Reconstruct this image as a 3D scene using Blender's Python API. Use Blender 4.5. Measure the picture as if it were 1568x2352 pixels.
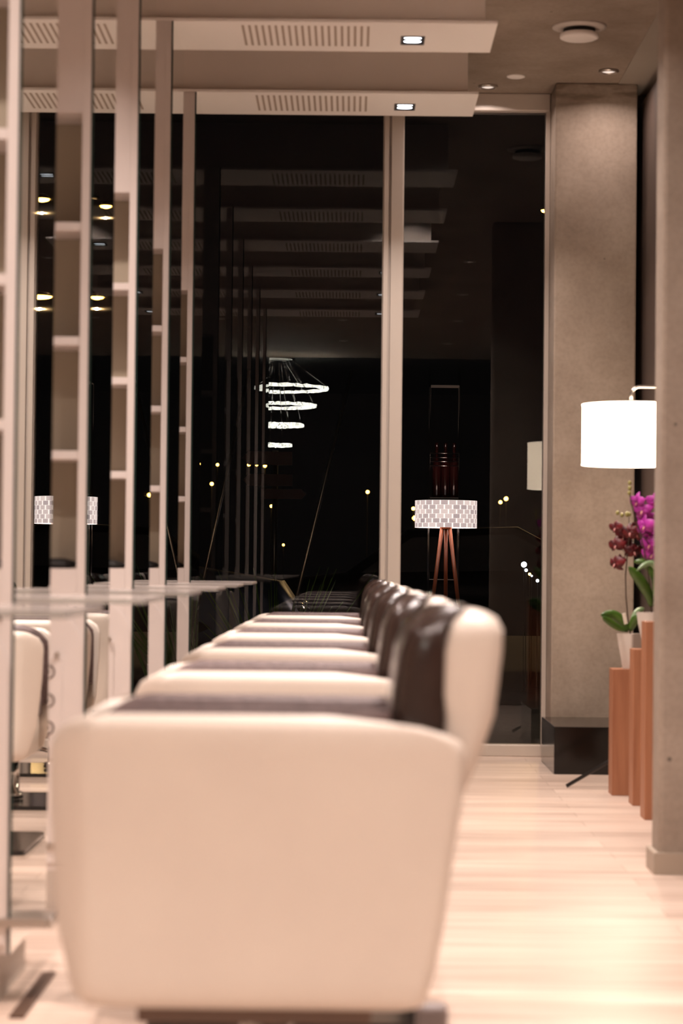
import bpy, bmesh, math, random
from mathutils import Vector, Matrix
random.seed(7)
for o in list(bpy.data.objects): bpy.data.objects.remove(o)
SC = bpy.context.scene
COL = SC.collection
PI = math.pi

# ------------------------------------------------------------------ camera
CAMZ = 0.885
F = 5200.0
cam_d = bpy.data.cameras.new('camera'); cam = bpy.data.objects.new('camera', cam_d); COL.objects.link(cam)
cam_d.sensor_fit = 'HORIZONTAL'; cam_d.sensor_width = 36.0; cam_d.lens = F / 1568 * 36.0
cam_d.clip_end = 400; cam_d.clip_start = 0.05
R = Matrix.Rotation(0.0044, 4, 'Z') @ Matrix.Rotation(PI/2 + 0.0242, 4, 'X') @ Matrix.Rotation(0.0105, 4, 'Z')
cam.matrix_world = Matrix.Translation((0, 0, CAMZ)) @ R
cam_d.dof.use_dof = True; cam_d.dof.focus_distance = 18.0; cam_d.dof.aperture_fstop = 6.8
SC.camera = cam

# ------------------------------------------------------------------ world, lights, exposure
SC.view_settings.view_transform = 'Standard'; SC.view_settings.look = 'None'
SC.view_settings.gamma = 1.0; SC.view_settings.use_curve_mapping = False
SC.view_settings.exposure = 0.0
w = bpy.data.worlds.new('night'); SC.world = w; w.use_nodes = True
w.node_tree.nodes['Background'].inputs[0].default_value = (0.35, 0.30, 0.30, 1)
w.node_tree.nodes['Background'].inputs[1].default_value = 0.004

WARM = (1.0, 0.82, 0.745)
def area(name, loc, power, size=0.12, col=WARM, rot=(0, 0, 0), spread=PI):
    l = bpy.data.lights.new(name, 'AREA'); l.shape = 'DISK'; l.size = size; l.energy = power; l.color = col; l.spread = spread
    o = bpy.data.objects.new(name, l); COL.objects.link(o); o.location = loc; o.rotation_euler = rot
    return o
CEIL = 3.14
S = 1.25
Y0 = 2.65 * S                       # near face of the first styling station
PANZ = 2.894                        # underside of the hanging ceiling panels
for i in range(6):                  # downlights in the hanging panels
    area('panel_lamp', (0.214, Y0 + i*S + 0.27, PANZ - 0.012), 21, 0.06, (1.0, 0.86, 0.80), spread=2.2)
AISLE = [(0.95, -1.2), (0.95, 0.9), (0.90, 2.9), (0.85, 4.9), (0.35, 7.7), (-0.1, -1.0), (-0.1, 0.9), (-1.45, 1.3), (-1.45, 3.7), (-1.45, 6.2)]
AISLE_W = [21, 24, 20, 18, 13, 25, 28, 30, 38, 38]
for k, (x, y) in enumerate(AISLE):  # round downlights of the concrete ceiling; the last three are added to brighten stations
    area('ceiling_lamp', (x, y, CEIL - 0.025), AISLE_W[k], 0.1, WARM, spread=2.0)
for x, y in ((.616, 10.53), (1.140, 10.18)):
    area('ceiling_lamp', (x, y, CEIL - 0.016), 3, 0.05, WARM, spread=2.6)

# ------------------------------------------------------------------ helpers
def tag(o, label=None, cat=None, group=None, kind=None):
    if label: o['label'] = label
    if cat: o['category'] = cat
    if group: o['group'] = group
    if kind: o['kind'] = kind
    return o
def thing(name, loc, label, cat, group=None, rz=0):
    o = bpy.data.objects.new(name, None); COL.objects.link(o); o.location = loc; o.rotation_euler = (0, 0, rz)
    o.empty_display_size = 0.05
    return tag(o, label, cat, group)
def obj(name, bm, mat, parent=None, smooth=False, label=None):
    bmesh.ops.recalc_face_normals(bm, faces=bm.faces)
    me = bpy.data.meshes.new(name); bm.to_mesh(me); bm.free()
    o = bpy.data.objects.new(name, me); COL.objects.link(o)
    for m in (mat if isinstance(mat, (list, tuple)) else [mat]): me.materials.append(m)
    if smooth:
        for p in me.polygons: p.use_smooth = True
    if parent: o.parent = parent
    if label: o['label'] = label
    return o
def struct(name, bm, mat, label=None, parent=None, smooth=False):
    o = obj(name, bm, mat, parent, smooth)
    if not parent: o['kind'] = 'structure'
    if label: o['label'] = label
    return o
def box(bm, x0, x1, y0, y1, z0, z1, bev=0, seg=2, mi=0):
    vs = [bm.verts.new((x, y, z)) for x in (x0, x1) for y in (y0, y1) for z in (z0, z1)]
    fs = [bm.faces.new([vs[i] for i in f]) for f in ((0,1,3,2),(4,6,7,5),(0,4,5,1),(2,3,7,6),(0,2,6,4),(1,5,7,3))]
    for f in fs: f.material_index = mi
    if bev:
        es = list({e for f in fs for e in f.edges})
        bmesh.ops.bevel(bm, geom=es, offset=bev, segments=seg, affect='EDGES', profile=0.5)
    return bm
def BX(*a, **k): return box(bmesh.new(), *a, **k)
def loft(bm, rings, cap=True, mi=0):
    vr = [[bm.verts.new(p) for p in r] for r in rings]
    n = len(vr[0])
    for a, b in zip(vr, vr[1:]):
        for i in range(n):
            f = bm.faces.new((a[i], a[(i+1) % n], b[(i+1) % n], b[i])); f.material_index = mi
    if cap:
        bm.faces.new(list(reversed(vr[0]))).material_index = mi; bm.faces.new(vr[-1]).material_index = mi
    return bm
def lathe(bm, prof, c=(0, 0, 0), n=32, mi=0, cap=True):
    return loft(bm, [[(c[0]+r*math.cos(2*PI*i/n), c[1]+r*math.sin(2*PI*i/n), c[2]+z) for i in range(n)] for r, z in prof], cap, mi)
def tube(bm, pts, r, n=8, mi=0):
    pts = [Vector(p) for p in pts]; rings = []
    for i, p in enumerate(pts):
        d = (pts[min(i+1, len(pts)-1)] - pts[max(i-1, 0)]).normalized()
        u = d.cross(Vector((0, 0, 1)) if abs(d.z) < .95 else Vector((1, 0, 0))).normalized(); v = d.cross(u)
        rr = r[i] if isinstance(r, (list, tuple)) else r
        rings.append([p + u*rr*math.cos(2*PI*k/n) + v*rr*math.sin(2*PI*k/n) for k in range(n)])
    return loft(bm, rings, True, mi)
def prism(bm, pts, y0, y1, mi=0):        # polygon in x,z extruded along y
    a = [bm.verts.new((x, y0, z)) for x, z in pts]; b = [bm.verts.new((x, y1, z)) for x, z in pts]
    n = len(pts)
    bm.faces.new(a).material_index = mi; bm.faces.new(list(reversed(b))).material_index = mi
    for i in range(n): bm.faces.new((a[i], b[i], b[(i+1) % n], a[(i+1) % n])).material_index = mi
    return bm
def rrect(x0, x1, y0, y1, rx0, rx1, ry, z, n=6):   # rounded rectangle ring; radii differ at the two x ends
    out = []
    for (cx, cy, rx, a0) in ((x1-rx1, y0+ry, rx1, -PI/2), (x1-rx1, y1-ry, rx1, 0), (x0+rx0, y1-ry, rx0, PI/2), (x0+rx0, y0+ry, rx0, PI)):
        for k in range(n+1):
            a = a0 + k*PI/2/n
            out.append((cx + rx*math.cos(a), cy + ry*math.sin(a), z))
    return out
def interp(t, tab):
    if t <= tab[0][0]: return tab[0][1]
    for (a, va), (b, vb) in zip(tab, tab[1:]):
        if t <= b: return va + (vb-va)*(t-a)/(b-a)
    return tab[-1][1]
def copy_tree(o, parent=None):
    c = o.copy(); COL.objects.link(c)
    if parent: c.parent = parent
    for ch in list(o.children): copy_tree(ch, c)
    return c

# ------------------------------------------------------------------ materials
def mat(name, col, rough=0.5, metal=0.0, spec=0.5, emit=None, es=1.0, coat=0.0):
    m = bpy.data.materials.new(name); m.use_nodes = True
    b = m.node_tree.nodes['Principled BSDF']
    b.inputs['Base Color'].default_value = (*col, 1); b.inputs['Roughness'].default_value = rough
    b.inputs['Metallic'].default_value = metal; b.inputs['Specular IOR Level'].default_value = spec
    b.inputs['Coat Weight'].default_value = coat
    if emit: b.inputs['Emission Color'].default_value = (*emit, 1); b.inputs['Emission Strength'].default_value = es
    return m
def noisy(name, c1, c2, scale=8, rough=0.5, bump=0.0, bscale=60, stretch=(1, 1, 1), detail=6, metal=0, lo=.35, hi=.65, spec=.5):
    m = mat(name, c1, rough, metal, spec); nt = m.node_tree; N = nt.nodes; L = nt.links; b = N['Principled BSDF']
    tc = N.new('ShaderNodeTexCoord'); mp = N.new('ShaderNodeMapping'); mp.inputs['Scale'].default_value = stretch
    L.new(tc.outputs['Object'], mp.inputs[0])
    n = N.new('ShaderNodeTexNoise'); n.inputs['Scale'].default_value = scale; n.inputs['Detail'].default_value = detail
    L.new(mp.outputs[0], n.inputs['Vector'])
    r = N.new('ShaderNodeValToRGB'); r.color_ramp.elements[0].position = lo; r.color_ramp.elements[1].position = hi
    r.color_ramp.elements[0].color = (*c1, 1); r.color_ramp.elements[1].color = (*c2, 1)
    L.new(n.outputs['Fac'], r.inputs[0]); L.new(r.outputs[0], b.inputs['Base Color'])
    if bump:
        n2 = N.new('ShaderNodeTexNoise'); n2.inputs['Scale'].default_value = bscale; L.new(mp.outputs[0], n2.inputs['Vector'])
        bp = N.new('ShaderNodeBump'); bp.inputs['Strength'].default_value = bump; bp.inputs['Distance'].default_value = 0.005
        L.new(n2.outputs['Fac'], bp.inputs['Height']); L.new(bp.outputs[0], b.inputs['Normal'])
    return m
M = {}
M['lacquer'] = noisy('white_lacquer', (.72, .65, .61), (.75, .68, .64), 3, .35)
M['niche'] = mat('niche_olive', (.38, .33, .25), .6)
M['panel'] = noisy('panel_white', (.93, .87, .82), (.94, .88, .83), 2, .6)
M['slot'] = mat('slot_tan', (.45, .36, .29), .7)
M['plaster'] = noisy('grey_plaster', (.58, .52, .465), (.61, .55, .49), 2, .8)
M['plaster_dark'] = noisy('brown_plaster', (.30, .25, .205), (.33, .28, .23), 2, .8)
M['bulkhead'] = noisy('bulkhead_plaster', (.74, .665, .60), (.77, .69, .62), 2, .8)
M['mirror'] = mat('mirror_silver', (.93, .95, .93), .008, 1.0)
M['glass_edge'] = mat('mirror_edge', (.015, .035, .028), .25)
M['cream'] = noisy('cream_leather', (.72, .63, .55), (.75, .66, .575), 6, .38, .12, 300)
M['brown'] = noisy('brown_leather', (.030, .016, .012), (.042, .024, .019), 10, .24, .18, 120)
M['brown'].node_tree.nodes['Principled BSDF'].inputs['Coat Weight'].default_value = .5
M['brown'].node_tree.nodes['Principled BSDF'].inputs['Coat Roughness'].default_value = .18
M['weave'] = noisy('brown_textured', (.085, .052, .050), (.14, .09, .085), 90, .55, .3, 200)
M['chrome'] = mat('chrome', (.75, .73, .70), .12, 1.0)
M['dark_metal'] = mat('dark_metal', (.03, .027, .025), .35, .6)
M['black'] = mat('black_satin', (.004, .004, .004), .35)
M['blackgloss'] = mat('black_gloss', (.004, .0035, .003), .14)
M['skirting'] = noisy('skirting', (.36, .285, .22), (.40, .32, .25), 3, .5)
M['socketgrey'] = mat('socket_grey', (.16, .12, .10), .5)
M['blackmatte'] = mat('black_matte', (.01, .009, .008), .7)
M['alu'] = noisy('frame_aluminium', (.50, .43, .37), (.53, .455, .39), 3, .45)
M['pot'] = mat('white_ceramic', (.60, .53, .47), .25)
M['pedal'] = mat('grey_rubber', (.28, .23, .22), .5)
M['steel'] = mat('brushed_steel', (.55, .50, .45), .3, 1.0)
M['darkwall'] = noisy('dark_brown_panel', (.055, .036, .028), (.07, .045, .035), 3, .5)
M['leaf'] = noisy('orchid_leaf', (.035, .085, .010), (.075, .15, .018), 20, .35)
M['leafpale'] = mat('orchid_leaf_pale', (.22, .32, .16), .35)
M['red'] = noisy('red_petal', (.03, .0015, .003), (.17, .005, .009), 40, .5)
M['magenta'] = noisy('magenta_petal', (.30, .012, .22), (.55, .04, .42), 40, .5)
M['yolk'] = mat('orchid_lip', (.55, .22, .20), .5)
M['stem'] = mat('orchid_stem', (.06, .035, .02), .5)
M['bud'] = mat('orchid_bud', (.30, .27, .08), .45)
M['soil'] = noisy('bark_soil', (.12, .05, .025), (.25, .12, .05), 60, .9)
M['tag'] = mat('plant_tag', (.9, .85, .72), .5)
M['asphalt'] = noisy('asphalt', (.03, .03, .032), (.05, .05, .052), 30, .75)

def concrete():
    m = mat('concrete', (.3, .25, .2), .75); nt = m.node_tree; N = nt.nodes; L = nt.links; b = N['Principled BSDF']
    tc = N.new('ShaderNodeTexCoord')
    n = N.new('ShaderNodeTexNoise'); n.inputs['Scale'].default_value = 2.2; n.inputs['Detail'].default_value = 9; n.inputs['Roughness'].default_value = .62
    L.new(tc.outputs['Object'], n.inputs['Vector'])
    r = N.new('ShaderNodeValToRGB'); e = r.color_ramp.elements
    e[0].position = .32; e[0].color = (.235, .175, .13, 1); e[1].position = .66; e[1].color = (.37, .295, .235, 1)
    L.new(n.outputs['Fac'], r.inputs[0])
    n2 = N.new('ShaderNodeTexNoise'); n2.inputs['Scale'].default_value = 55; n2.inputs['Detail'].default_value = 4
    L.new(tc.outputs['Object'], n2.inputs['Vector'])
    r2 = N.new('ShaderNodeValToRGB'); r2.color_ramp.elements[0].position = .3; r2.color_ramp.elements[0].color = (.88, .88, .88, 1)
    r2.color_ramp.elements[1].position = .6; r2.color_ramp.elements[1].color = (1, 1, 1, 1); L.new(n2.outputs['Fac'], r2.inputs[0])
    v = N.new('ShaderNodeTexVoronoi'); v.inputs['Scale'].default_value = 7; L.new(tc.outputs['Object'], v.inputs['Vector'])
    r3 = N.new('ShaderNodeValToRGB'); r3.color_ramp.elements[0].position = .035; r3.color_ramp.elements[0].color = (.4, .4, .4, 1)
    r3.color_ramp.elements[1].position = .06; r3.color_ramp.elements[1].color = (1, 1, 1, 1); L.new(v.outputs['Distance'], r3.inputs[0])
    m1 = N.new('ShaderNodeMixRGB'); m1.blend_type = 'MULTIPLY'; m1.inputs[0].default_value = 1
    m2 = N.new('ShaderNodeMixRGB'); m2.blend_type = 'MULTIPLY'; m2.inputs[0].default_value = 1
    L.new(r.outputs[0], m1.inputs[1]); L.new(r2.outputs[0], m1.inputs[2]); L.new(m1.outputs[0], m2.inputs[1]); L.new(r3.outputs[0], m2.inputs[2])
    L.new(m2.outputs[0], b.inputs['Base Color'])
    bp = N.new('ShaderNodeBump'); bp.inputs['Strength'].default_value = .15; bp.inputs['Distance'].default_value = .004
    L.new(n2.outputs['Fac'], bp.inputs['Height']); L.new(bp.outputs[0], b.inputs['Normal'])
    return m
M['concrete'] = concrete()
def planks():
    m = mat('floor_planks', (.7, .6, .5), .38); nt = m.node_tree; N = nt.nodes; L = nt.links; b = N['Principled BSDF']
    tc = N.new('ShaderNodeTexCoord')
    br = N.new('ShaderNodeTexBrick'); br.offset = .37; br.inputs['Scale'].default_value = 1; br.inputs['Brick Width'].default_value = 1.3
    br.inputs['Row Height'].default_value = .145; br.inputs['Mortar Size'].default_value = .0012; br.inputs['Bias'].default_value = -.1
    br.inputs['Color1'].default_value = (.72, .575, .475, 1); br.inputs['Color2'].default_value = (.53, .41, .335, 1); br.inputs['Mortar'].default_value = (.36, .26, .20, 1)
    L.new(tc.outputs['Object'], br.inputs['Vector'])
    mp = N.new('ShaderNodeMapping'); mp.inputs['Scale'].default_value = (.8, 16, 1); L.new(tc.outputs['Object'], mp.inputs[0])
    n = N.new('ShaderNodeTexNoise'); n.inputs['Scale'].default_value = 2.2; n.inputs['Detail'].default_value = 6; L.new(mp.outputs[0], n.inputs['Vector'])
    r = N.new('ShaderNodeValToRGB'); r.color_ramp.elements[0].position = .3; r.color_ramp.elements[0].color = (.70, .64, .61, 1)
    r.color_ramp.elements[1].position = .62; r.color_ramp.elements[1].color = (1, 1, 1, 1); L.new(n.outputs['Fac'], r.inputs[0])
    mx = N.new('ShaderNodeMixRGB'); mx.blend_type = 'MULTIPLY'; mx.inputs[0].default_value = 1
    L.new(br.outputs['Color'], mx.inputs[1]); L.new(r.outputs[0], mx.inputs[2]); L.new(mx.outputs[0], b.inputs['Base Color'])
    return m
M['floor'] = planks()
def wood(name, c1, c2):
    m = noisy(name, c1, c2, 3, .5, stretch=(14, 14, 1), lo=.3, hi=.7); return m
M['beech'] = wood('red_beech', (.30, .115, .055), (.40, .17, .085))
M['tripodwood'] = mat('orange_wood', (.20, .055, .02), .4)
def glass(name, tint=(1, 1, 1), ior=1.5, rough=0.0):
    m = bpy.data.materials.new(name); m.use_nodes = True; nt = m.node_tree; N = nt.nodes; L = nt.links; N.clear()
    o = N.new('ShaderNodeOutputMaterial'); mx = N.new('ShaderNodeMixShader'); fr = N.new('ShaderNodeFresnel'); fr.inputs[0].default_value = ior
    t = N.new('ShaderNodeBsdfTransparent'); t.inputs[0].default_value = (*tint, 1); g = N.new('ShaderNodeBsdfGlossy'); g.inputs['Roughness'].default_value = rough
    L.new(fr.outputs[0], mx.inputs[0]); L.new(t.outputs[0], mx.inputs[1]); L.new(g.outputs[0], mx.inputs[2]); L.new(mx.outputs[0], o.inputs[0])
    return m
M['pane'] = glass('window_glass', (.96, .97, .96), 1.43)
M['shelfglass'] = glass('shelf_glass', (.80, .86, .84), 1.5, .05)
nt = M['shelfglass'].node_tree; N = nt.nodes; L = nt.links; out = [n for n in N if n.type == 'OUTPUT_MATERIAL'][0]; old = out.inputs[0].links[0].from_socket
df = N.new('ShaderNodeBsdfDiffuse'); df.inputs[0].default_value = (.58, .50, .46, 1); mm = N.new('ShaderNodeMixShader'); mm.inputs[0].default_value = .36
L.new(old, mm.inputs[1]); L.new(df.outputs[0], mm.inputs[2]); L.new(mm.outputs[0], out.inputs[0])
M['bottle'] = mat('dark_bottle', (.03, .006, .006), .08)
def shade_mat(name, col, e):
    m = mat(name, col, .8, emit=col, es=e); return m
M['lampshade'] = mat('lamp_shade_fabric', (.9, .85, .78), .8, emit=(1.0, .80, .62), es=5.5)
M['lens'] = mat('lamp_lens', (.9, .9, .9), .5, emit=(.88, .92, 1.0), es=9)
M['softlens'] = mat('soft_lens', (.9, .9, .9), .5, emit=(1.0, .85, .75), es=.7)
M['sodium'] = mat('sodium_lamp', (.9, .6, .2), .5, emit=(1.0, .52, .10), es=16)
M['car_glint'] = mat('white_car_glint', (.9, .9, .9), .5, emit=(.8, .88, 1.0), es=6)  # glow standing in for white glints on the parked car
def weave_shade():
    m = mat('woven_shade', (.8, .75, .75), .8); nt = m.node_tree; N = nt.nodes; L = nt.links; b = N['Principled BSDF']
    uv = N.new('ShaderNodeUVMap')
    ch = N.new('ShaderNodeTexBrick'); ch.offset = .5; ch.inputs['Scale'].default_value = 1; ch.inputs['Brick Width'].default_value = .042; ch.inputs['Row Height'].default_value = .166
    ch.inputs['Mortar Size'].default_value = .004; ch.inputs['Bias'].default_value = 0
    ch.inputs['Color1'].default_value = (.46, .35, .35, 1); ch.inputs['Color2'].default_value = (.82, .64, .60, 1); ch.inputs['Mortar'].default_value = (1.3, 1.08, 1.0, 1)
    L.new(uv.outputs[0], ch.inputs['Vector']); L.new(ch.outputs['Color'], b.inputs['Emission Color']); b.inputs['Emission Strength'].default_value = 1.1
    L.new(ch.outputs['Color'], b.inputs['Base Color'])
    return m
M['woven'] = weave_shade()
def crystal():
    m = mat('crystal_light', (.9, .9, .9), .2); nt = m.node_tree; N = nt.nodes; L = nt.links; b = N['Principled BSDF']
    tc = N.new('ShaderNodeTexCoord'); n = N.new('ShaderNodeTexNoise'); n.inputs['Scale'].default_value = 60; n.inputs['Detail'].default_value = 3
    L.new(tc.outputs['Object'], n.inputs['Vector'])
    r = N.new('ShaderNodeMath'); r.operation = 'MULTIPLY_ADD'; r.inputs[1].default_value = 90; r.inputs[2].default_value = -25; L.new(n.outputs['Fac'], r.inputs[0])
    b.inputs['Emission Color'].default_value = (1, .98, .86, 1); L.new(r.outputs[0], b.inputs['Emission Strength'])
    return m
M['crystal'] = crystal()

# ------------------------------------------------------------------ the setting
WY = 10.74                                  # plane of the street window
XL, XR, YB = -3.6, 2.6, -8.0
struct('floor', BX(XL, XR, YB, WY + .06, -.12, 0), M['floor'])
struct('ceiling', BX(XL, 1.217, -2.9, WY + .06, CEIL, CEIL + .2), M['concrete'])
struct('ceiling_right', BX(1.217, XR, -2.9, WY + .06, CEIL - .004, CEIL + .2), M['plaster_dark'])
struct('ceiling_back', BX(XL, XR, YB, -2.9, CEIL, CEIL + .2), M['blackmatte'])
struct('wall_left', BX(XL - .1, XL, YB, WY + .06, 0, CEIL), M['plaster'])
struct('wall_right', BX(XR, XR + .1, YB, WY + .06, 0, CEIL), M['darkwall'])
struct('wall_back', BX(XL, XR, YB - .1, YB, 0, CEIL), M['darkwall'])
struct('wall_far', BX(1.34, XR, WY - .04, WY + .06, 0, CEIL), M['darkwall'])
b = BX(1.339, 1.40, 9.95, 10.79, 0, 3.07)
struct('wall_corner', b, M['darkwall'])
m_ = M['concrete'].copy(); m_.name = 'concrete_stained'; M['concrete_top'] = m_
nt = m_.node_tree; N = nt.nodes; L = nt.links; b_ = N['Principled BSDF']; src = b_.inputs['Base Color'].links[0].from_socket
tc = N.new('ShaderNodeTexCoord'); sx = N.new('ShaderNodeSeparateXYZ'); L.new(tc.outputs['Object'], sx.inputs[0])
mr = N.new('ShaderNodeMapRange'); mr.inputs['From Min'].default_value = 3.0; mr.inputs['From Max'].default_value = 3.09; L.new(sx.outputs['Z'], mr.inputs['Value'])
mpp = N.new('ShaderNodeMapping'); mpp.inputs['Scale'].default_value = (4, 4, 18); L.new(tc.outputs['Object'], mpp.inputs[0])
nn_ = N.new('ShaderNodeTexNoise'); nn_.inputs['Scale'].default_value = 2; L.new(mpp.outputs[0], nn_.inputs['Vector'])
rr_ = N.new('ShaderNodeMapRange'); rr_.inputs['From Min'].default_value = .42; rr_.inputs['From Max'].default_value = .62; L.new(nn_.outputs['Fac'], rr_.inputs['Value'])
mu = N.new('ShaderNodeMath'); mu.operation = 'MULTIPLY'; L.new(mr.outputs[0], mu.inputs[0]); L.new(rr_.outputs[0], mu.inputs[1])
mu2 = N.new('ShaderNodeMath'); mu2.operation = 'MULTIPLY'; mu2.inputs[1].default_value = .75; L.new(mu.outputs[0], mu2.inputs[0])
mx_ = N.new('ShaderNodeMixRGB'); mx_.inputs[2].default_value = (.13, .085, .05, 1); L.new(mu2.outputs[0], mx_.inputs[0]); L.new(src, mx_.inputs[1]); L.new(mx_.outputs[0], b_.inputs['Base Color'])
# thick concrete column beside the window, its black base box and skirting
o = obj('concrete_column', BX(.926, 1.306, 10.45, 10.80, 0, CEIL, .008), M['concrete_top']); tag(o, kind='structure')
o = obj('column_base', BX(.884, 1.338, 9.79, 10.44, 0, .205, .004), M['blackgloss'])
tag(o, 'black boxed plinth at the foot of the concrete column', 'plinth')
struct('baseboard_column', BX(.900, .925, 10.452, 10.70, 0, .06, .004), M['alu'])
# near concrete wall end at the right edge
struct('wall_near', BX(.905, XR, 6.62, 6.78, 0, CEIL, .012), M['concrete'])
b = bmesh.new(); vs = [(.889, 6.603), (XR, 6.603), (XR, 6.619), (.904, 6.619), (.904, 6.78), (.889, 6.78)]
loft(b, [[(x, y, z) for x, y in vs] for z in (0, .060)]); loft(b, [[(x + (.002 if x < .9 else 0), y, z) for x, y in vs] for z in (.060, .063)])
struct('baseboard_near', b, M['skirting'])
# street window
b = bmesh.new()
box(b, XL, .924, WY - .05, WY + .05, 0, .055, .004); box(b, XL, .924, WY - .05, WY + .05, 3.055, CEIL, .006)
box(b, .905, .924, WY - .045, WY + .045, .055, 3.055)
box(b, XL, XL + .06, WY - .045, WY + .045, .055, 3.055)
win = struct('window_1', b, M['alu'])
for xm in (.184, -1.75):
    b = bmesh.new(); box(b, xm - .05, xm + .05, WY - .03, WY + .04, .055, 3.055, .004)
    box(b, xm - .046, xm - .022, WY - .05, WY - .03, .055, 3.055, .003); box(b, xm - .012, xm + .046, WY - .055, WY - .03, .055, 3.055, .003)
    obj('mullion', b, M['alu'], win)
for x0, x1 in ((XL + .06, -1.80), (-1.70, .134), (.234, .905)):
    obj('glass_pane', BX(x0, x1, WY - .004, WY + .004, .055, 3.055), M['pane'], win)

# ------------------------------------------------------------------ hanging ceiling panels over the stations
ORD = ['nearest', 'second nearest', 'third', 'fourth', 'fifth', 'farthest']
PX1 = .521
b = BX(-1.30, PX1, 0, .47, 0, .013, .002); panel_bm = b
proto = thing('ceiling_panel', (0, Y0, PANZ), 'white hanging ceiling panel', 'ceiling panel', 'hanging white ceiling panels over the styling stations')
obj('board', panel_bm, M['panel'], proto)
b = bmesh.new()
for k in range(20):
    x = -.428 + k * .0246; box(b, x, x + .0095, .055, .375, -.0012, -.0002)
obj('air_grille', b, M['slot'], proto)
b = bmesh.new()
for (a0, a1, c0, c1) in ((.169, .259, .205, .214), (.169, .259, .326, .335), (.169, .178, .214, .326), (.250, .259, .214, .326)): box(b, a0, a1, c0, c1, -.0035, .0)
box(b, .169, .259, .205, .335, -.0012, .0)
dl = obj('downlight', b, M['black'], proto)
b = bmesh.new(); 
for cy, hy in ((.232, .011), (.287, .016)): loft(b, [[(.214 + q*.033*math.cos(a*PI/12), cy + q*hy*math.sin(a*PI/12), z) for a in range(24)] for q, z in ((1, -.0013), (.97, -.0022))])
lens = obj('lens', b, M['lens'], dl, True)
bulk = BX(-1.30, .476, .03, .44, PANZ + .014, CEIL - .0005)
obj_b = struct('trim_1', bulk, M['bulkhead']); obj_b.location = (0, Y0, 0)
for i in range(6):
    p = proto if i == 0 else copy_tree(proto)
    p.location = (0, Y0 + i*S, PANZ)
    p['label'] = ['white slotted ceiling panel with square downlight, nearest of the row, above the frame', 'white slotted ceiling panel hanging second of the row, above the frame',
                  'white slotted ceiling panel hanging third of the row, above the frame', 'white slotted ceiling panel hanging fourth of the row, above the frame',
                  'upper white ceiling panel with grille slots and square downlight at the top of the photo', 'lower white ceiling panel with square downlight just in front of the dark window'][i]
    if i:
        c = obj_b.copy(); COL.objects.link(c); c.location = (0, Y0 + i*S, 0); c.name = 'trim_%d' % (i+1)

# ------------------------------------------------------------------ ceiling fittings
v = thing('ceiling_vent', (.925, 9.36, CEIL), 'round white air vent on the concrete ceiling', 'vent')
obj('flange', lathe(bmesh.new(), [(.112, -.0002), (.112, -.006), (.09, -.012)], n=40), M['plaster'], v, True)
obj('neck', lathe(bmesh.new(), [(.066, -.010), (.066, -.032)], n=32), M['blackmatte'], v, True)
obj('disc', lathe(bmesh.new(), [(.074, -.030), (.080, -.034), (.080, -.048), (.070, -.053)], n=40), M['panel'], v, True)
o = obj('ceiling_sensor', lathe(bmesh.new(), [(.042, -.0002), (.042, -.004), (.036, -.007)], n=32), M['panel'], None, True); o.location = (.732, 10.32, CEIL)
tag(o, 'small flat round white cover on the concrete ceiling near the window', 'sensor')
def ceiling_spot(x, y, label):
    t = thing('recessed_spotlight', (x, y, CEIL), label, 'ceiling light', 'small round spotlights in the concrete ceiling')
    obj('rim', lathe(bmesh.new(), [(.045, -.0002), (.047, -.006), (.040, -.012), (.034, -.012), (.030, -.006)], n=32, cap=False), M['steel'], t, True)
    obj('bulb', lathe(bmesh.new(), [(.031, -.006), (.02, -.009), (.001, -.010)], n=24), M['softlens'], t, True)
ceiling_spot(.616, 10.53, 'round ceiling spotlight beside the end of the lower white panel')
ceiling_spot(1.140, 10.18, 'round ceiling spotlight above the concrete column')
for k, (x, y) in enumerate(AISLE):
    ceiling_spot(x, y, 'round ceiling spotlight ' + ['over the aisle behind the camera', 'over the aisle, nearest the camera', 'over the aisle beside the foreground chair', 'over the aisle in front of the near concrete wall end', 'in the gap before the upper hanging panel beside the window',
      'behind the camera in line with the chair row', 'just ahead of the camera in line with the chair row', 'added behind the stations to brighten them, nearest the camera', 'added behind the stations to brighten them, middle of three', 'added behind the stations to brighten them, nearest the window'][k])

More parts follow.
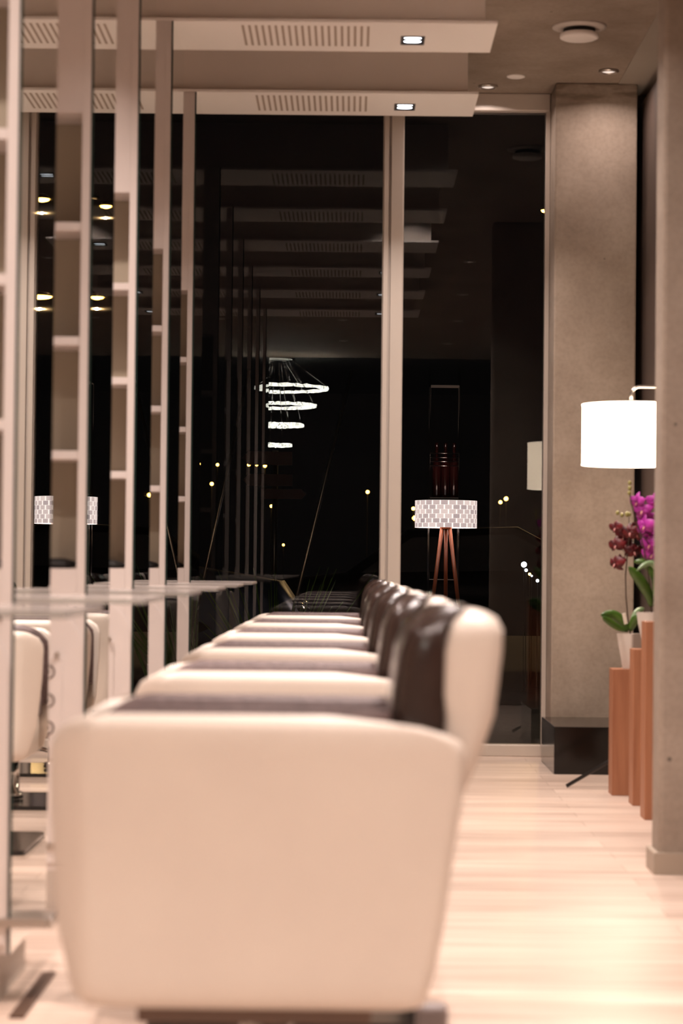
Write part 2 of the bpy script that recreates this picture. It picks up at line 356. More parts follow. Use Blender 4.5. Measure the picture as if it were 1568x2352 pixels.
# ------------------------------------------------------------------ styling stations
XM = -.680
ST_L = .54; XB = -.93
def make_station():
    t = thing('styling_station', (0, 0, 0), '', 'styling station', 'white styling stations with tall mirrors')
    z0, z1, zn0, zn1 = .10, PANZ - .0005, .873, 2.05
    b = bmesh.new()
    box(b, XM - .023, XM, 0, ST_L, z0, z1, .0015)                # board behind the mirror
    box(b, XB, XB + .023, 0, ST_L, z0, z1)                       # back board
    box(b, XB + .023, XM - .023, 0, ST_L, z0, zn0)               # solid lower body
    box(b, XB + .023, XM - .023, 0, ST_L, zn1, z1)               # solid upper body
    obj('cabinet', b, M['lacquer'], t)
    obj('niche_back', BX(XB + .023, XM - .023, .16, ST_L - .16, zn0, zn1), M['niche'], t)
    for z in (1.755, 1.459, 1.165):
        obj('shelf', BX(XB + .023, XM - .023, .002, ST_L - .002, z - .011, z + .011, .001), M['lacquer'], t)
    b = BX(XM, XM + .006, -.001, ST_L, z0, z1 , 0)
    b.faces.ensure_lookup_table()
    for f in b.faces: f.material_index = 1 if (f.calc_center_median().x > XM + .005) else 0
    obj('mirror', b, [M['glass_edge'], M['mirror']], t)
    # lower cover with a rounded shoulder, sockets
    pts = [(XB + .03, .12), (XM - .004, .12), (XM - .004, .66)]
    for k in range(1, 13):
        a = k * PI/2/12; pts.append((XM - .004 - .11 + .11*math.cos(a), .66 + .11*math.sin(a)))
    pts += [(XB + .03, .77)]
    obj('lower_cover', prism(bmesh.new(), pts, -.006, 0), M['lacquer'], t)
    sp = obj('socket_plate', BX(-.81, -.734, -.010, -.006, .385, .647, .0015), M['lacquer'], t)
    for z in (.608, .535, .465):
        b = bmesh.new()
        loft(b, [[(-.772 + r*math.cos(a*PI/12), y, z + r*math.sin(a*PI/12)) for a in range(24)] for r, y in ((.0195, -.010), (.0195, -.012), (.015, -.012), (.014, -.0105))], False)
        sk = obj('socket', b, M['socketgrey'], sp)
        b = bmesh.new()
        box(b, -.779, -.775, -.0118, -.0102, z - .003, z + .003); box(b, -.769, -.765, -.0118, -.0102, z - .003, z + .003)
        obj('socket_pins', b, M['dark_metal'], sk)
    b = bmesh.new(); box(b, -.785, -.742, -.002, .001, .772, .779); obj('cable_slot', b, M['brown'], t)
    b = BX(-.709, -.701, -.003, .001, .770, .780, .001); obj('cable_hole', b, M['brown'], t)
    b = bmesh.new(); loft(b, [[(-.748 + .007*math.cos(a*PI/8), y, .653 + .007*math.sin(a*PI/8)) for a in range(16)] for y in (-.006, -.022)]); obj('tool_hook', b, M['steel'], t)
    obj('glass_counter', BX(XM + .0061, -.415, .0, ST_L - .02, .805, .817, .003), M['shelfglass'], t)
    for y in (.08, ST_L - .10): obj('counter_bracket', BX(XM + .0061, XM + .06, y - .008, y + .008, .792, .8048, .002), M['chrome'], t)
    fr = obj('footrest', BX(-.90, -.598, -.012, .10, .155, .174, .002), M['steel'], t)
    obj('footrest_edge', BX(-.5975, -.588, -.012, .40, .153, .176, .003), M['chrome'], fr)
    obj('plinth', BX(-.915, -.70, .0, .40, 0, .0995), M['alu'], t)
    return t
proto = make_station()
LS = ['white styling station with tall mirror, before the first one in the frame', 'white mirror station cut off by the left edge of the photo',
      'white mirror station with three sockets showing, second from the left edge', 'white mirror station third from the left edge',
      'white mirror station fourth from the left edge, reaching the upper ceiling panel', 'rightmost and farthest white mirror station, reaching the lower ceiling panel']
LB = ['before the first station in the frame', 'of the station at the left edge', 'of the second mirror station from the left', 'of the third mirror station from the left', 'of the fourth mirror station from the left', 'of the farthest mirror station']
bowlp = None
for i in range(6):
    t = proto if i == 0 else copy_tree(proto)
    t.location = (-.0013, Y0 + i*S, 0); t.rotation_euler = (0, 0, .0019); t['label'] = LS[i]
    if i == 0:
        bb = bmesh.new(); lathe(bb, [(.03, 0), (.05, .004), (.055, .010), (.045, .020), (.02, .026), (.002, .027)], n=28)
        bo = obj('styling_bowl', bb, M['blackmatte'], None, True); bowlp = bo
    else:
        bo = bowlp.copy(); COL.objects.link(bo)
    bo.location = (-.765, Y0 + i*S + .08, .8735)
    tag(bo, 'low black bowl in the bottom niche ' + LB[i], 'bowl', 'black bowls in the station niches')
o = obj('floor_shade_strip', BX(-.656, -.626, 4.42, 4.90, .0005, .006, .001), mat('brown_shade_strip', (.10, .055, .035), .5, .3))  # thin raised strip stands in for leg shadow and reflection on the floor
tag(o, 'narrow brown strip laid on the floor as leg shadow in front of the left station', 'painted shade')

# ------------------------------------------------------------------ salon chairs (facing the mirrors, -x)
CW = .46
def arm_bm(flip):
    XLt = [(.288, -.335), (.292, -.348), (.307, -.363), (.389, -.386), (.536, -.398), (.635, -.401), (.66, -.387), (.675, -.362), (.681, -.345), (.683, -.33)]
    XRt = [(.288, .08), (.292, .096), (.32, .105), (.389, .119), (.506, .134), (.565, .143), (.64, .146), (.655, .137), (.668, .09), (.677, .03), (.683, -.02)]
    zs = [.288, .290, .295, .307, .33, .36, .389, .43, .47, .506, .536, .565, .60, .625, .64, .65, .66, .668, .675, .679, .682, .683]
    rings = []
    for z in zs:
        ins = 0.0
        if z > .665: ins = .014 * ((z - .665) / .018) ** 2.2
        if z < .31: ins = .010 * ((.31 - z) / .022) ** 2
        rings.append(rrect(interp(z, XLt), interp(z, XRt), ins, .042 - ins*.8, -interp(z, XLt) * 0 + .058, .018, .018 - ins*.3, z, 8))
    b = bmesh.new(); loft(b, rings)
    for v in b.verts: v.co.x = v.co.x * 1.03 + (.006 if v.co.x > 0 else 0) * min(1, v.co.x/.1)
    # the front end wraps inwards
    for v in b.verts:
        if v.co.x < -.352: v.co.y += 1.0 * (-.352 - v.co.x)
        if flip: v.co.y = CW - v.co.y
    return b
def make_chair():
    t = thing('salon_chair', (0, 0, 0), '', 'chair', 'cream and brown salon chairs in a row facing the mirrors')
    obj('armrest', arm_bm(False), M['cream'], t, True); obj('armrest', arm_bm(True), M['cream'], t, True)
    for flip in (False, True):
        rings = []
        XLp = [(.44, -.385), (.60, -.390), (.640, -.385), (.665, -.362), (.680, -.338), (.688, -.31)]
        for z in (.44, .55, .62, .64, .655, .668, .678, .684, .687, .6885):
            iy = 0 if z < .67 else .016*((z - .67)/.0185)**2
            r_ = rrect(interp(z, XLp), .055, .034 + iy*.25, .088 - iy, .03, .01, .014, z, 4)
            if flip: r_ = [(x, CW - y, q) for x, y, q in reversed(r_)]
            rings.append(r_)
        obj('arm_pad', loft(bmesh.new(), rings), M['weave'], t, True)
    # seat
    rings = [rrect(-.375 + i, .09 - i*.2, .088 + i*.3, CW - .088 - i*.3, .05, .02, .03, z, 5) for z, i in ((.40, .012), (.415, 0), (.47, 0), (.49, .010), (.496, .03))]
    obj('seat', loft(bmesh.new(), rings), M['weave'], t, True)
    obj('seat_frame', loft(bmesh.new(), [rrect(-.36, .09, .044, CW - .044, .04, .02, .02, z, 4) for z in (.292, .399)]), M['cream'], t, True)
    # outer back shell
    XR2 = [(.296, .08), (.40, .105), (.50, .13), (.556, .150), (.615, .178), (.681, .2005), (.77, .2105), (.80, .2115), (.817, .203), (.825, .188)]
    XL2 = [(.296, .05), (.45, .085), (.60, .120), (.675, .131), (.711, .126), (.77, .128), (.81, .140), (.825, .155)]
    rings = []
    for z in (.296, .32, .40, .50, .556, .615, .65, .681, .711, .74, .77, .79, .80, .81, .817, .822, .825):
        ins = .0 if z < .79 else .028 * ((z - .79)/.035) ** 2.5
        wy = .0 if z > .69 else .012 + 0*z
        x0, x1 = interp(z, XL2), interp(z, XR2)
        rings.append(rrect(x0, x1, .052 + wy*.3 + ins, CW - .052 - wy*.3 - ins, .012, min(.035, (x1-x0)*.45), .03, z, 6))
    obj('back_shell', loft(bmesh.new(), rings), M['cream'], t, True)
    # brown back cushion
    XLc = [(.44, .045), (.60, .045), (.66, .052), (.70, .057), (.77, .067), (.80, .078), (.82, .095), (.832, .115)]
    rings = []
    for z in (.44, .50, .60, .66, .70, .74, .77, .79, .80, .81, .82, .828, .832):
        ins = .0 if z < .77 else .03 * ((z - .77)/.062) ** 2.2
        x0, x1 = interp(z, XLc), (.135 if z < .8 else .135 + (z-.8)*.9)
        rings.append(rrect(x0, x1, .058 + ins, CW - .058 - ins, min(.04, (x1-x0)*.5), .008, .035, z, 6))
    obj('backrest', loft(bmesh.new(), rings), M['brown'], t, True)
    # underside, lift column, base, pedal
    cx, cy = -.115, CW/2
    obj('seat_mechanism', BX(cx - .17, cx + .15, cy - .19, cy + .16, .262, .2915, .004), mat_under, t)
    obj('lift_column', lathe(bmesh.new(), [(.045, .03), (.045, .05), (.030, .055), (.030, .18), (.038, .182), (.038, .262)], (cx, cy, 0), 24), M['chrome'], t, True)
    bp_ = obj('base_plate', loft(bmesh.new(), [rrect(cx - .26, cx + .26, cy - .25, cy + .25, .03, .03, .03, z, 4) for z in (.012, .026)] ), M['blackgloss'], t)
    obj('base_rim', loft(bmesh.new(), [rrect(cx - .263, cx + .263, cy - .253, cy + .253, .03, .03, .03, z, 4) for z in (.0, .0115)]), M['chrome'], bp_)
    pd = obj('foot_pump', tube(bmesh.new(), [(cx + .03, cy, .10), (cx + .12, cy + .12, .11), (.125, CW + .03, .165)], .009), M['chrome'], t, True)
    obj('pedal', BX(.108, .158, CW + .02, CW + .06, .155, .205, .010, 3), M['pedal'], pd)
    return t
mat_under = mat('chair_underside', (.16, .10, .075), .6)
proto = make_chair()
LC = ['large cream and brown salon chair in the foreground, nearest the camera', 'second salon chair of the row, directly behind the foreground one',
      'third salon chair of the row counted from the camera', 'fourth salon chair of the row counted from the camera',
      'fifth salon chair of the row counted from the camera, last but one', 'farthest salon chair of the row, nearest the window']
CY = [3.055 + i*S for i in range(6)]; DX = [0, -.003, -.012, -.016, -.018, -.018]
for i in range(6):
    t = proto if i == 0 else copy_tree(proto)
    t.location = (DX[i], CY[i], 0); t['label'] = LC[i]

# ------------------------------------------------------------------ wooden pillars and orchids
def pillar(x, y, h, label):
    o = obj('wooden_pillar', BX(x, x + .12, y, y + .12, 0, h, .002), M['beech']); tag(o, label, 'plant stand', 'square wooden plant pillars by the concrete wall end')
pillar(1.031, 8.90, .495, 'lowest and leftmost square wooden pillar, carrying the red orchid')
pillar(1.065, 8.52, .587, 'middle square wooden pillar, carrying the magenta orchid')
pillar(1.048, 8.045, .702, 'tallest square wooden pillar, rightmost beside the concrete wall end')
def pot_bm(s=1):
    b = bmesh.new(); n = 4
    def ring(r, z): return rrect(-r, r, -r, r, r*.25, r*.25, r*.25, z, 3)
    loft(b, [ring(.024*s, 0), ring(.030*s, .045), ring(.037*s, .09), ring(.0375*s, .092), ring(.042*s, .138), ring(.038*s, .138), ring(.036*s, .125), ring(.001, .125)])
    bmesh.ops.rotate(b, verts=b.verts, cent=(0, 0, 0), matrix=Matrix.Rotation(.75, 3, 'Z'))
    return b
def petal(b, c, u, v, n, L, W, bend, mi=0):
    rows = 6; vs = []
    for i in range(rows + 1):
        t = i/rows; w_ = W * math.sin(PI*min(1, .12 + .88*t)) ** .7 if i < rows else .0008
        p = c + u*L*t + n*bend*t*t
        vs.append([b.verts.new(p - v*w_ + n*.12*w_), b.verts.new(p - n*.0), b.verts.new(p + v*w_ + n*.12*w_)])
    for a, d in zip(vs, vs[1:]):
        for k in range(2): b.faces.new((a[k], a[k+1], d[k+1], d[k])).material_index = mi
def flower(parent, loc, m, size, facing):
    b = bmesh.new(); n = Vector(facing).normalized(); u0 = n.orthogonal().normalized(); v0 = n.cross(u0)
    up = Vector((0, 0, 1)); u0 = (up - n*up.dot(n)).normalized(); v0 = n.cross(u0)
    for a, L, W in ((0, .9, .28), (2.3, .85, .26), (-2.3, .85, .26), (1.25, 1.0, .45), (-1.25, 1.0, .45)):
        u = u0*math.cos(a) + v0*math.sin(a); v = n.cross(u)
        petal(b, Vector((0, 0, 0)) - n*.001, u, v, n, size*L*random.uniform(.85, 1.25), size*W*random.uniform(.85, 1.3), -size*random.uniform(.1, .6))
    petal(b, Vector((0, 0, 0)), (-u0*.6 + n).normalized(), v0, u0, size*.32, size*.09, -size*.15, 1)
    o = obj('flower', b, [m, M['yolk']], parent, True); o.location = loc
    md = o.modifiers.new('thick', 'SOLIDIFY'); md.thickness = .0012
    return o
def leaf(parent, pts, W, m, tilt=(0, 1, 0)):
    pts = [Vector(p) for p in pts]; b = bmesh.new(); rows = []
    # resample
    P = []
    for i in range(13):
        t = i/12*(len(pts)-1); k = min(int(t), len(pts)-2); f = t-k
        p0 = pts[max(k-1, 0)]; p1 = pts[k]; p2 = pts[k+1]; p3 = pts[min(k+2, len(pts)-1)]
        P.append(.5*((2*p1) + (p2-p0)*f + (2*p0-5*p1+4*p2-p3)*f*f + (3*p1-p0-3*p2+p3)*f**3))
    for i, p in enumerate(P):
        d = (P[min(i+1, 12)] - P[max(i-1, 0)]).normalized(); s = d.cross(Vector(tilt)).normalized(); nn = s.cross(d)
        w_ = W * (.35 + .65*math.sin(PI*min(1, i/12*.95))) if i < 12 else W*.12
        if i == 11: w_ *= .75
        rows.append([b.verts.new(p - s*w_ + nn*w_*.3), b.verts.new(p), b.verts.new(p + s*w_ + nn*w_*.3)])
    for a, c in zip(rows, rows[1:]):
        for k in range(2): b.faces.new((a[k], a[k+1], c[k+1], c[k]))
    o = obj('leaf', b, m, parent, True); md = o.modifiers.new('thick', 'SOLIDIFY'); md.thickness = .002
    return o
def W2(px, py, d):      # photo direction -> point at depth d (used only for measuring things in place)
    H = 1302 + .0085*(px - 784); return Vector(((px - 807 - .0085*(py-1300)*-1)/F*d, d, CAMZ + (H - py)/F*d))
def orchid(base, d, label, petals, stem_px, flowers, buds, leaves, m, s=1.0):
    bx, by, bz = base
    t = thing('potted_orchid', base, label, 'orchid', 'potted orchids on the wooden pillars'); B = Vector(base)
    obj('pot', pot_bm(s), M['pot'], t, False)
    obj('bark', lathe(bmesh.new(), [(.03, .1255), (.02, .132), (.003, .136)], n=12), M['soil'], t, True)
    sp = [Vector((0, 0, .128))] + [W2(x, y, d) - B for x, y in stem_px]
    obj('stem', tube(bmesh.new(), sp, [.0028]*(len(sp)-1) + [.0016], 6), M['stem'], t, True)
    for (x, y, sz, fx, dd) in flowers:
        L = W2(x, y, d + dd) - B
        fl = flower(t, L, m, sz, (fx, -.8, -.15))
        st = min(sp, key=lambda q: (q - L).length)
        obj('flower_stalk', tube(bmesh.new(), [st, (st + L)/2 + Vector((0, 0, .006)), L], .0012, 5), M['stem'], t, True)
    for (x, y, r) in buds:
        L = W2(x, y, d) - B; bb = bmesh.new(); bmesh.ops.create_uvsphere(bb, u_segments=12, v_segments=8, radius=r)
        for v_ in bb.verts: v_.co.z *= 1.25
        o = obj('bud', bb, M['bud'], t, True); o.location = L
    for pts, W_, mm in leaves:
        leaf(t, [W2(x, y, d + q) - B for x, y, q in pts], W_, mm)
    return t
ta = orchid((1.108, 8.96, .4955), 8.94, 'dark red orchid in a white pot on the lowest wooden pillar', None,
       [(1443, 1425), (1438, 1370), (1437, 1320), (1441, 1275), (1446, 1225), (1445, 1186)],
       [(1413, 1212, .036, -.8, 0), (1447, 1222, .044, -.2, -.02), (1462, 1226, .042, .4, .01), (1414, 1252, .038, -.5, 0), (1437, 1250, .034, .1, .02), (1457, 1266, .042, .3, 0), (1448, 1262, .036, -.3, .02), (1412, 1294, .040, -.9, -.01), (1424, 1288, .032, .2, .01), (1432, 1228, .036, -.3, .02), (1466, 1212, .034, .5, .02)],
       [(1419, 1177, .0075), (1429, 1182, .0075), (1441, 1180, .009), (1446, 1180, .007)],
       [([(1443, 1448, 0), (1432, 1428, -.01), (1408, 1410, -.02), (1380, 1412, -.03)], .019, M['leaf']), ([(1443, 1448, 0), (1420, 1440, -.02), (1398, 1425, -.04), (1384, 1416, -.05)], .014, M['leaf']),
        ([(1447, 1448, 0), (1458, 1425, -.02), (1470, 1412, -.03)], .018, M['leaf']), ([(1447, 1446, 0), (1462, 1408, .03), (1480, 1396, .05)], .014, M['leafpale'])], M['red'])
b = bmesh.new(); box(b, -.007, .007, -.001, .001, 0, .045, .0008); o = obj('plant_tag', b, M['tag'], ta); o.location = W2(1438, 1432, 8.90) - Vector((1.108, 8.96, .4955)); o.rotation_euler = (.2, -.25, 0)
orchid((1.140, 8.58, .5875), 8.57, 'magenta orchid in a white pot half hidden by the concrete wall end', None,
       [(1492, 1340), (1485, 1290), (1472, 1230), (1458, 1185), (1449, 1150), (1446, 1118)],
       [(1463, 1153, .038, -.9, 0), (1475, 1172, .044, -.6, -.01), (1488, 1192, .042, -.3, 0), (1480, 1208, .042, -.8, -.02), (1493, 1224, .046, -.3, .01), (1492, 1250, .044, -.7, 0), (1497, 1272, .044, -.5, .01), (1506, 1152, .040, -.3, .03), (1510, 1205, .044, .2, .02), (1512, 1250, .044, .2, .0)],
       [(1447, 1108, .007), (1447, 1120, .0075), (1446, 1131, .007)],
       [([(1497, 1392, 0), (1488, 1360, -.02), (1468, 1328, -.04), (1444, 1300, -.05)], .021, M['leaf']), ([(1500, 1388, 0), (1505, 1330, .03), (1480, 1292, .04), (1456, 1290, .05)], .014, M['leaf']),
        ([(1502, 1388, 0), (1520, 1330, -.05), (1496, 1292, -.06), (1462, 1310, -.07)], .012, M['leafpale'])], M['magenta'], 1.05)

# ------------------------------------------------------------------ floor lamp with drum shade
LY = 9.30; LX = (1447 - 807)/F*LY; LZ = CAMZ + (1307.5 - 998)/F*LY
t = thing('floor_lamp', (1.42, LY, 0), 'lit floor lamp with white drum shade beside the concrete column', 'floor lamp'); B = Vector((1.42, LY, 0))
RS = 112/F*LY; HS = 138/F*LY
b = bmesh.new(); lathe(b, [(RS, -HS/2), (RS, HS/2)], n=64, cap=False); bmesh.ops.solidify(b, geom=b.faces[:], thickness=.003)
o = obj('lamp_shade', b, M['lampshade'], t, True); o.location = Vector((LX, LY, LZ)) - B
for z in (-HS/2, HS/2):
    rr = bmesh.new(); pts = []
    lathe(rr, [(RS - .002, z - .002), (RS + .002, z - .002), (RS + .002, z + .002), (RS - .002, z + .002), (RS - .002, z - .002)], n=64, cap=False)
    q = obj('shade_ring', rr, M['lampshade'], o, True)
b = bmesh.new(); bmesh.ops.create_uvsphere(b, u_segments=16, v_segments=12, radius=.035); q = obj('bulb', b, M['lens'], t, True); q.location = o.location
zt = LZ + HS/2
obj('shade_cap', lathe(bmesh.new(), [(.030, zt - .001), (.030, zt + .010), (.012, zt + .014)], (LX - 1.42, 0, 0), 20), M['pot'], t, True)
cz = CAMZ + (1308 - 887)/F*LY
pts = [(LX - 1.42, 0, zt + .012), (LX - 1.42, 0, cz - .035)]
for k in range(1, 7):
    a = k*PI/2/6; pts.append((LX - 1.42 + .035 - .035*math.cos(a), 0, cz - .035 + .035*math.sin(a)))
pts += [(-.06, 0, cz), (-.02, 0, cz - .015), (0, 0, cz - .06), (0, 0, .9), (0, 0, .31)]
obj('arm_tube', tube(bmesh.new(), pts, .0065, 10), M['steel'], t, True)
obj('pole', tube(bmesh.new(), [(0, 0, .31), (0, 0, .27)], .012, 12), M['steel'], t, True)
for a in (PI - .17, PI/3 - .17 , -PI/3 - .17 ):
    obj('leg', tube(bmesh.new(), [(0, 0, .31), (.545*math.cos(a), .545*-math.sin(a) if a == PI - .17 else .30*math.sin(a), .006)], .0075, 10), M['dark_metal'], t, True)
pl = bpy.data.lights.new('lamp_bulb_light', 'POINT'); pl.energy = 9; pl.color = (1, .80, .62); pl.shadow_soft_size = .03
po = bpy.data.objects.new('lamp_bulb_light', pl); COL.objects.link(po); po.location = (LX, LY, LZ - HS*.55)

# ------------------------------------------------------------------ ring chandelier behind the camera (seen reflected in the window)
CYC = 2*WY - 24.4; CXC = (632 - 807)/F*24.4
t = thing('chandelier', (CXC, CYC, CEIL), 'crystal ring chandelier seen as a reflection in the dark window', 'chandelier')
obj('ceiling_rose', lathe(bmesh.new(), [(.2, 0), (.2, -.03), (.18, -.04)], n=32), M['chrome'], t, True)
for r, y in ((.53, 892), (.40, 932), (.27, 977), (.14, 1023)):
    z = CAMZ + (1301 - y)/F*24.4 - CEIL
    b = bmesh.new(); n = 96; random.seed(int(y))
    prof = [(r - .03, z - .012), (r + .0, z - .016), (r + .03, z - .012), (r + .03, z + .012), (r, z + .016), (r - .03, z + .012), (r - .03, z - .012)]
    lathe(b, prof, n=n, cap=False)
    for v_ in b.verts: v_.co += Vector((random.uniform(-.008, .008), random.uniform(-.008, .008), random.uniform(-.008, .008)))
    ro = obj('crystal_ring', b, M['crystal'], t)
    b = bmesh.new()
    for k in range(6): tube(b, [(r*math.cos(k*PI/3), r*math.sin(k*PI/3), z + .03), (r*.3*math.cos(k*PI/3), r*.3*math.sin(k*PI/3), -.03)], .0015, 5)
    obj('hanging_wires', b, M['chrome'], ro)

# ------------------------------------------------------------------ outside: forecourt, street
struct('ground', BX(-60, 60, WY + .07, 140, -.25, -.12), M['asphalt'])
def P(px, py, d): return W2(px, py, d)
# woven lamp on a wooden tripod
d = 16.5; c = P(1025, 1181, d)
t = thing('tripod_lamp', (c.x, d, -.12), 'glowing lamp with woven checkered shade beyond the window', 'lamp')
b = bmesh.new(); n = 64; r = .226; h = .196; uvl = b.loops.layers.uv.new('UVMap')
for k in range(n):
    a0, a1 = 2*PI*k/n, 2*PI*(k+1)/n
    vs = [b.verts.new((r*math.cos(a), r*math.sin(a), z)) for a, z in ((a0, -h/2), (a1, -h/2), (a1, h/2), (a0, h/2))]
    f = b.faces.new(vs)
    for lp, uv in zip(f.loops, ((k/n, 0), ((k+1)/n, 0), ((k+1)/n, 1), (k/n, 1))): lp[uvl].uv = uv
o = obj('lamp_shade', b, M['woven'], t, True); o.location = (0, 0, c.z + .12)
zt = c.z + .12 - h/2 + .02
for a in (-.6, 1.5, 3.7):
    obj('leg', tube(bmesh.new(), [(.03*math.cos(a), .03*math.sin(a), zt), (.22*math.cos(a), .22*math.sin(a), .0)], .014, 8), M['tripodwood'], t, True)
obj('hub', lathe(bmesh.new(), [(.045, zt - .03), (.045, zt + .02)], n=16), M['tripodwood'], t, True)
pl = bpy.data.lights.new('tripod_lamp_light', 'POINT'); pl.energy = 8; pl.color = (1, .8, .7); pl.shadow_soft_size = .04
po = bpy.data.objects.new('tripod_lamp_light', pl); COL.objects.link(po); po.location = (c.x, d, c.z)
# rack with bottles behind it
d = 17.2; xa, xb = P(986, 1100, d).x, P(1054, 1100, d).x
t = thing('bottle_rack', ((xa + xb)/2, d, -.12), 'chrome wire rack standing behind the woven lamp', 'rack')
hw = (xb - xa)/2; zz = lambda y: P(1020, y, d).z + .12
b = bmesh.new()
for sx in (-1, 1):
    for y in (-.1, .1): tube(b, [(sx*hw, y, 0), (sx*hw, y, zz(840))], .006, 6)
obj('frame', b, M['chrome'], t, True)
for y in (1042, 1052, 1061, 1071): obj('rail', tube(bmesh.new(), [(-hw, -.1, zz(y)), (hw, -.1, zz(y))], .004, 6), M['chrome'], t, True)
for y in (1143, 886, 1330): obj('shelf', BX(-hw, hw, -.1, .1, zz(y) - .006, zz(y), .001), M['shelfglass'], t)
for k, px in enumerate((1003, 1023, 1043)):
    b = lathe(bmesh.new(), [(.030, 0), (.034, .01), (.034, .24), (.028, .28), (.013, .32), (.012, .40), (.014, .402), (.014, .42)], n=20)
    o = obj('wine_bottle', b, M['bottle'], None, True); q = P(px, 1143, d); o.location = (q.x, d, q.z + .0005)
    tag(o, ['left', 'middle', 'right'][k] + ' dark bottle of three on the rack behind the woven lamp', 'bottle', 'dark bottles on the rack')
# street lamps
def street_lamp(px_dir, py, d, hw, label, power):
    c = Vector((px_dir/F*d, d, CAMZ + (1304 - py)/F*d))
    t = thing('street_lamp', (c.x + 1.2, d, -.12), label, 'street lamp', 'orange street lamps outside')
    g = lambda x, z: (x, 0, z + .12)
    obj('pole', tube(bmesh.new(), [(0, 0, 0), g(0, c.z + .1), g(-.3, c.z + .3), g(-1.0, c.z + .25)], [.09, .06, .05, .04], 10), M['dark_metal'], t, True)
    hd = obj('lamp_head', lathe(bmesh.new(), [(.05, .16), (hw*.7, .13), (hw, .06), (hw*.95, .04)], (-1.2, 0, c.z + .12), 20), M['dark_metal'], t, True)
    obj('lamp_glass', lathe(bmesh.new(), [(hw*.95, .035), (hw*.8, .0), (hw*.3, -.03)], (-1.2, 0, c.z + .12), 20), M['sodium'], t, True)
    l = bpy.data.lights.new('street_light', 'POINT'); l.energy = power; l.color = (1, .6, .25); l.shadow_soft_size = .02
    q = bpy.data.objects.new('street_light', l); COL.objects.link(q); q.location = c - Vector((0, 0, .3))
street_lamp(443, 481, 62.6, .17, 'bright orange street lamp seen through the window just left of the column', 150)
street_lamp(571, 467, 53.5, .19, 'high orange street lamp seen mirrored at the far left, upper of two', 150)
street_lamp(588, 692, 60, .36, 'large orange street lamp seen mirrored at the far left, lower of two', 300)
street_lamp(464, 692, 64.5, .21, 'orange street lamp seen mirrored in the second station', 200)
LTL = ['tiny orange light just left of the window mullion', 'tiny orange light low behind the left pane, left of the slanted pole', 'tiny orange light below the arrow signs', 'tiny orange light touching the woven lamp, upper of two', 'tiny orange light touching the woven lamp, lower of two',
 'tiny orange light right of the woven lamp, upper of a pair', 'tiny orange light right of the woven lamp, lower of a pair', 'tiny orange light above the right parked car, left of a pair', 'tiny orange light above the right parked car, right of a pair',
 'tiny orange light on the arrow signs, left of three', 'tiny orange light on the arrow signs, middle of three', 'tiny orange light on the arrow signs, right of three', 'tiny orange light at the left end of the window, by the farthest station', 'tiny orange light right of the one by the farthest station',
 'tiny orange light just under the woven lamp', 'tiny orange light far below the woven lamp, behind its tripod', 'tiny orange light low between the arrow signs and the grass clump',
 'bright tiny white car glint built as a glowing ball, low at the right end of the window', 'small white car glint built as a glowing ball, just below the bright tiny white one', 'tiny orange car glint built as a glowing ball, under the white glints at the right end of the window', 'lowest tiny white car glint built as a glowing ball, by the concrete column', 'faintest white car glint built as a glowing ball, at the right end of the window']
LT = [(845, 1130, .05, 's'), (487, 1112, .05, 's'), (624, 1163, .04, 's'), (950, 1168, .05, 's'), (953, 1190, .07, 's'), (1163, 1145, .06, 's'), (1150, 1153, .05, 's'), (1166, 1257, .05, 's'), (1184, 1256, .045, 's'),
      (572, 1068, .04, 's'), (590, 1068, .035, 's'), (609, 1070, .05, 's'), (458, 1066, .03, 's'), (500, 1068, .04, 's'), (982, 1231, .03, 's'), (979, 1296, .03, 's'), (652, 1252, .03, 's'), (1204, 1296, .07, 'w'), (1209, 1309, .04, 'w'), (1217, 1318, .035, 's'), (1235, 1333, .04, 'w'), (1222, 1322, .025, 'w')]
for kk, (px, py, r, k) in enumerate(LT):
    dk = 70 + 1.3*kk if kk < 17 else 18.5 + .3*(kk - 17)  # the last five are car glints, built as small glowing balls
    c = P(px, py, dk); r *= dk/75; b = bmesh.new(); bmesh.ops.create_icosphere(b, subdivisions=2, radius=r*(1.1 if kk < 17 else 1.4))
    t = thing('distant_lamp_or_glint', (c.x, dk, -.12), LTL[kk], 'lamp', 'tiny far lights outside')
    o = obj('lamp_or_glint_globe', b, M['sodium'] if k == 's' else M['car_glint'], t, True); o.location = (0, 0, c.z + .12)
    obj('lamp_or_glint_post', tube(bmesh.new(), [(0, 0, 0), (0, 0, c.z + .115)], .012 if kk < 17 else .003, 6), M['blackmatte'], t, True)
# slanted poles
for (a, c_, d, lb) in (((808, 850), (725, 1195), 14, 'thin grey pole slanting behind the left window pane, right of two'), ((572, 850), (513, 1125), 14.5, 'thin grey pole slanting behind the left window pane, left of two')):
    A = P(*a, d); C_ = P(*c_, d); k = (C_.z + .12)/(A.z - C_.z); G = C_ + (C_ - A)*k
    b = tube(bmesh.new(), [Vector((0, 0, 0)), A - G], .011, 8)
    o = obj('slanted_pole', b, M['steel'], None, True); o.location = G; tag(o, lb, 'pole', 'thin slanted poles outside')
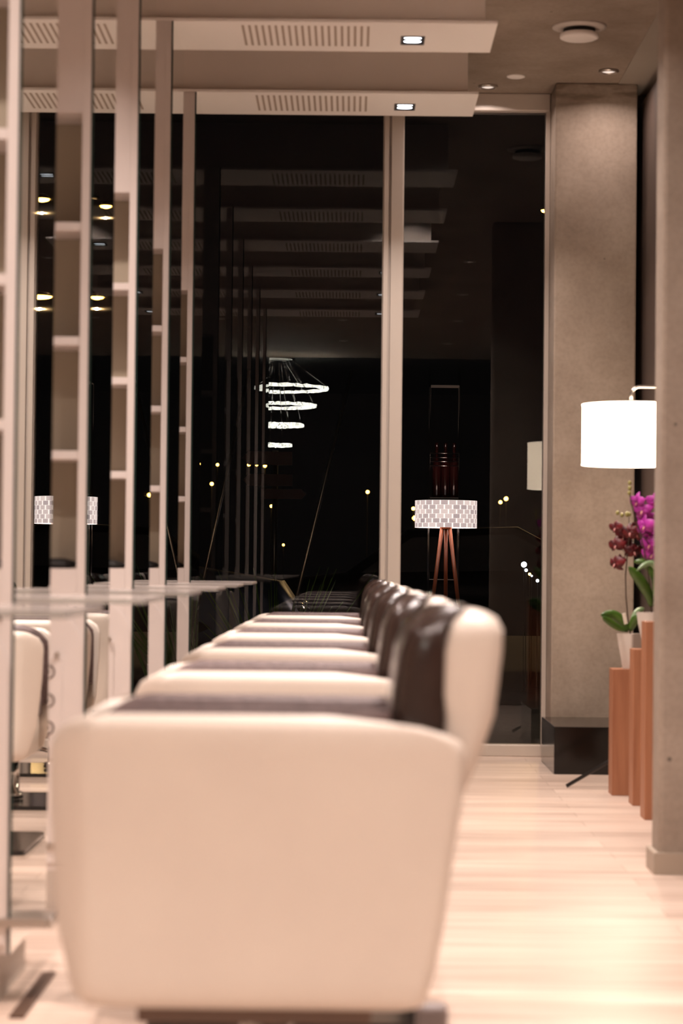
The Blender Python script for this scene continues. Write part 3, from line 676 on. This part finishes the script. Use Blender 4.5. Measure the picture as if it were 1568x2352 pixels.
# direction signs
d = 24; 
t = thing('direction_signpost', (P(632, 1100, d).x, d, -.12), 'pale arrow shaped direction signs outside the left window pane', 'signpost'); B = Vector((P(632, 1100, d).x, d, -.12))
msign = mat('sign_white', (.55, .42, .40), .5)
obj('post', tube(bmesh.new(), [(0, .04, 0), (0, .04, P(632, 1035, d).z + .12)], .03, 8), M['steel'], t, True)
for (x0, x1, y0, y1, left) in ((556, 672, 1038, 1068, 1), (558, 672, 1090, 1116, 1), (600, 704, 1124, 1146, 0)):
    a = P(x0, y1, d) - B; c_ = P(x1, y0, d) - B; hz = (c_.z - a.z)/2
    pts = [(a.x + hz, a.z), (c_.x, a.z), (c_.x, c_.z), (a.x + hz, c_.z), (a.x, a.z + hz)] if left else [(a.x, a.z), (c_.x - hz, a.z), (c_.x, a.z + hz), (c_.x - hz, c_.z), (a.x, c_.z)]
    obj('sign_board', prism(bmesh.new(), pts, -.01, .01), msign, t)
# parked cars
def car(x, y, rz, colr, label):
    t = thing('parked_car', (x, y, -.12), label, 'car', None, rz)
    prof = [(-2.1, .35), (-2.15, .6), (-2.0, .85), (-1.2, .95), (-.6, 1.38), (.5, 1.42), (1.3, 1.0), (1.95, .9), (2.12, .65), (2.1, .35)]
    rings = []
    for yy, sx, dz in ((-.86, .93, -.10), (-.84, .97, -.03), (-.70, 1, 0), (.70, 1, 0), (.84, .97, -.03), (.86, .93, -.10)):
        rings.append([(px*sx, yy if pz < .96 else yy*.82, (pz + (dz if pz > .5 else 0))) for px, pz in prof])
    body = obj('body', loft(bmesh.new(), rings), mat('car_paint', colr, .35, .3), t, True)
    for sy in (-1, 1):
        obj('side_window', prism(bmesh.new(), [(-1.05, .95), (-.55, 1.30), (.45, 1.34), (1.05, 1.0)], sy*.80 - .03, sy*.80 + .03), M['black'], t)
        for xx in (-1.3, 1.3):
            b = bmesh.new(); loft(b, [[(xx + r*math.cos(a*PI/12), sy*yy, .32 + r*math.sin(a*PI/12)) for a in range(24)] for r, yy in ((.30, .70), (.32, .74), (.32, .84), (.20, .86))])
            obj('wheel', b, M['blackmatte'], t, True)
    for sy in (-.6, .6):
        b = bmesh.new(); bmesh.ops.create_uvsphere(b, u_segments=12, v_segments=8, radius=.09); o = obj('headlight', b, M['chrome'], t, True); o.location = (2.06, sy, .68)
    return t
car(1.15, 23, 0, (.02, .02, .022), 'dark parked car outside the right window pane')
car(-2.45, 16.4, 0, (.03, .05, .10), 'dark blue parked car outside the left window pane')
# ornamental grass outside the window
random.seed(3); b = bmesh.new()
for k in range(90):
    a = random.uniform(0, 2*PI); L = random.uniform(.35, .75); s_ = random.uniform(.1, .45); r0 = random.uniform(0, .07)
    p0 = Vector((r0*math.cos(a), r0*math.sin(a), 0)); p2 = p0 + Vector((s_*math.cos(a), s_*math.sin(a), L)); pm = (p0 + p2)/2 + Vector((0, 0, .1))
    tube(b, [p0, pm, p2], [.005, .004, .001], 4)
o = obj('grass_clump', b, M['leaf']); o.location = (P(635, 1300, 13).x, 13, -.12 ); o.scale = (1.2, 1.2, 1.35)
tag(o, 'dark clump of ornamental grass outside the left window pane', 'plant')
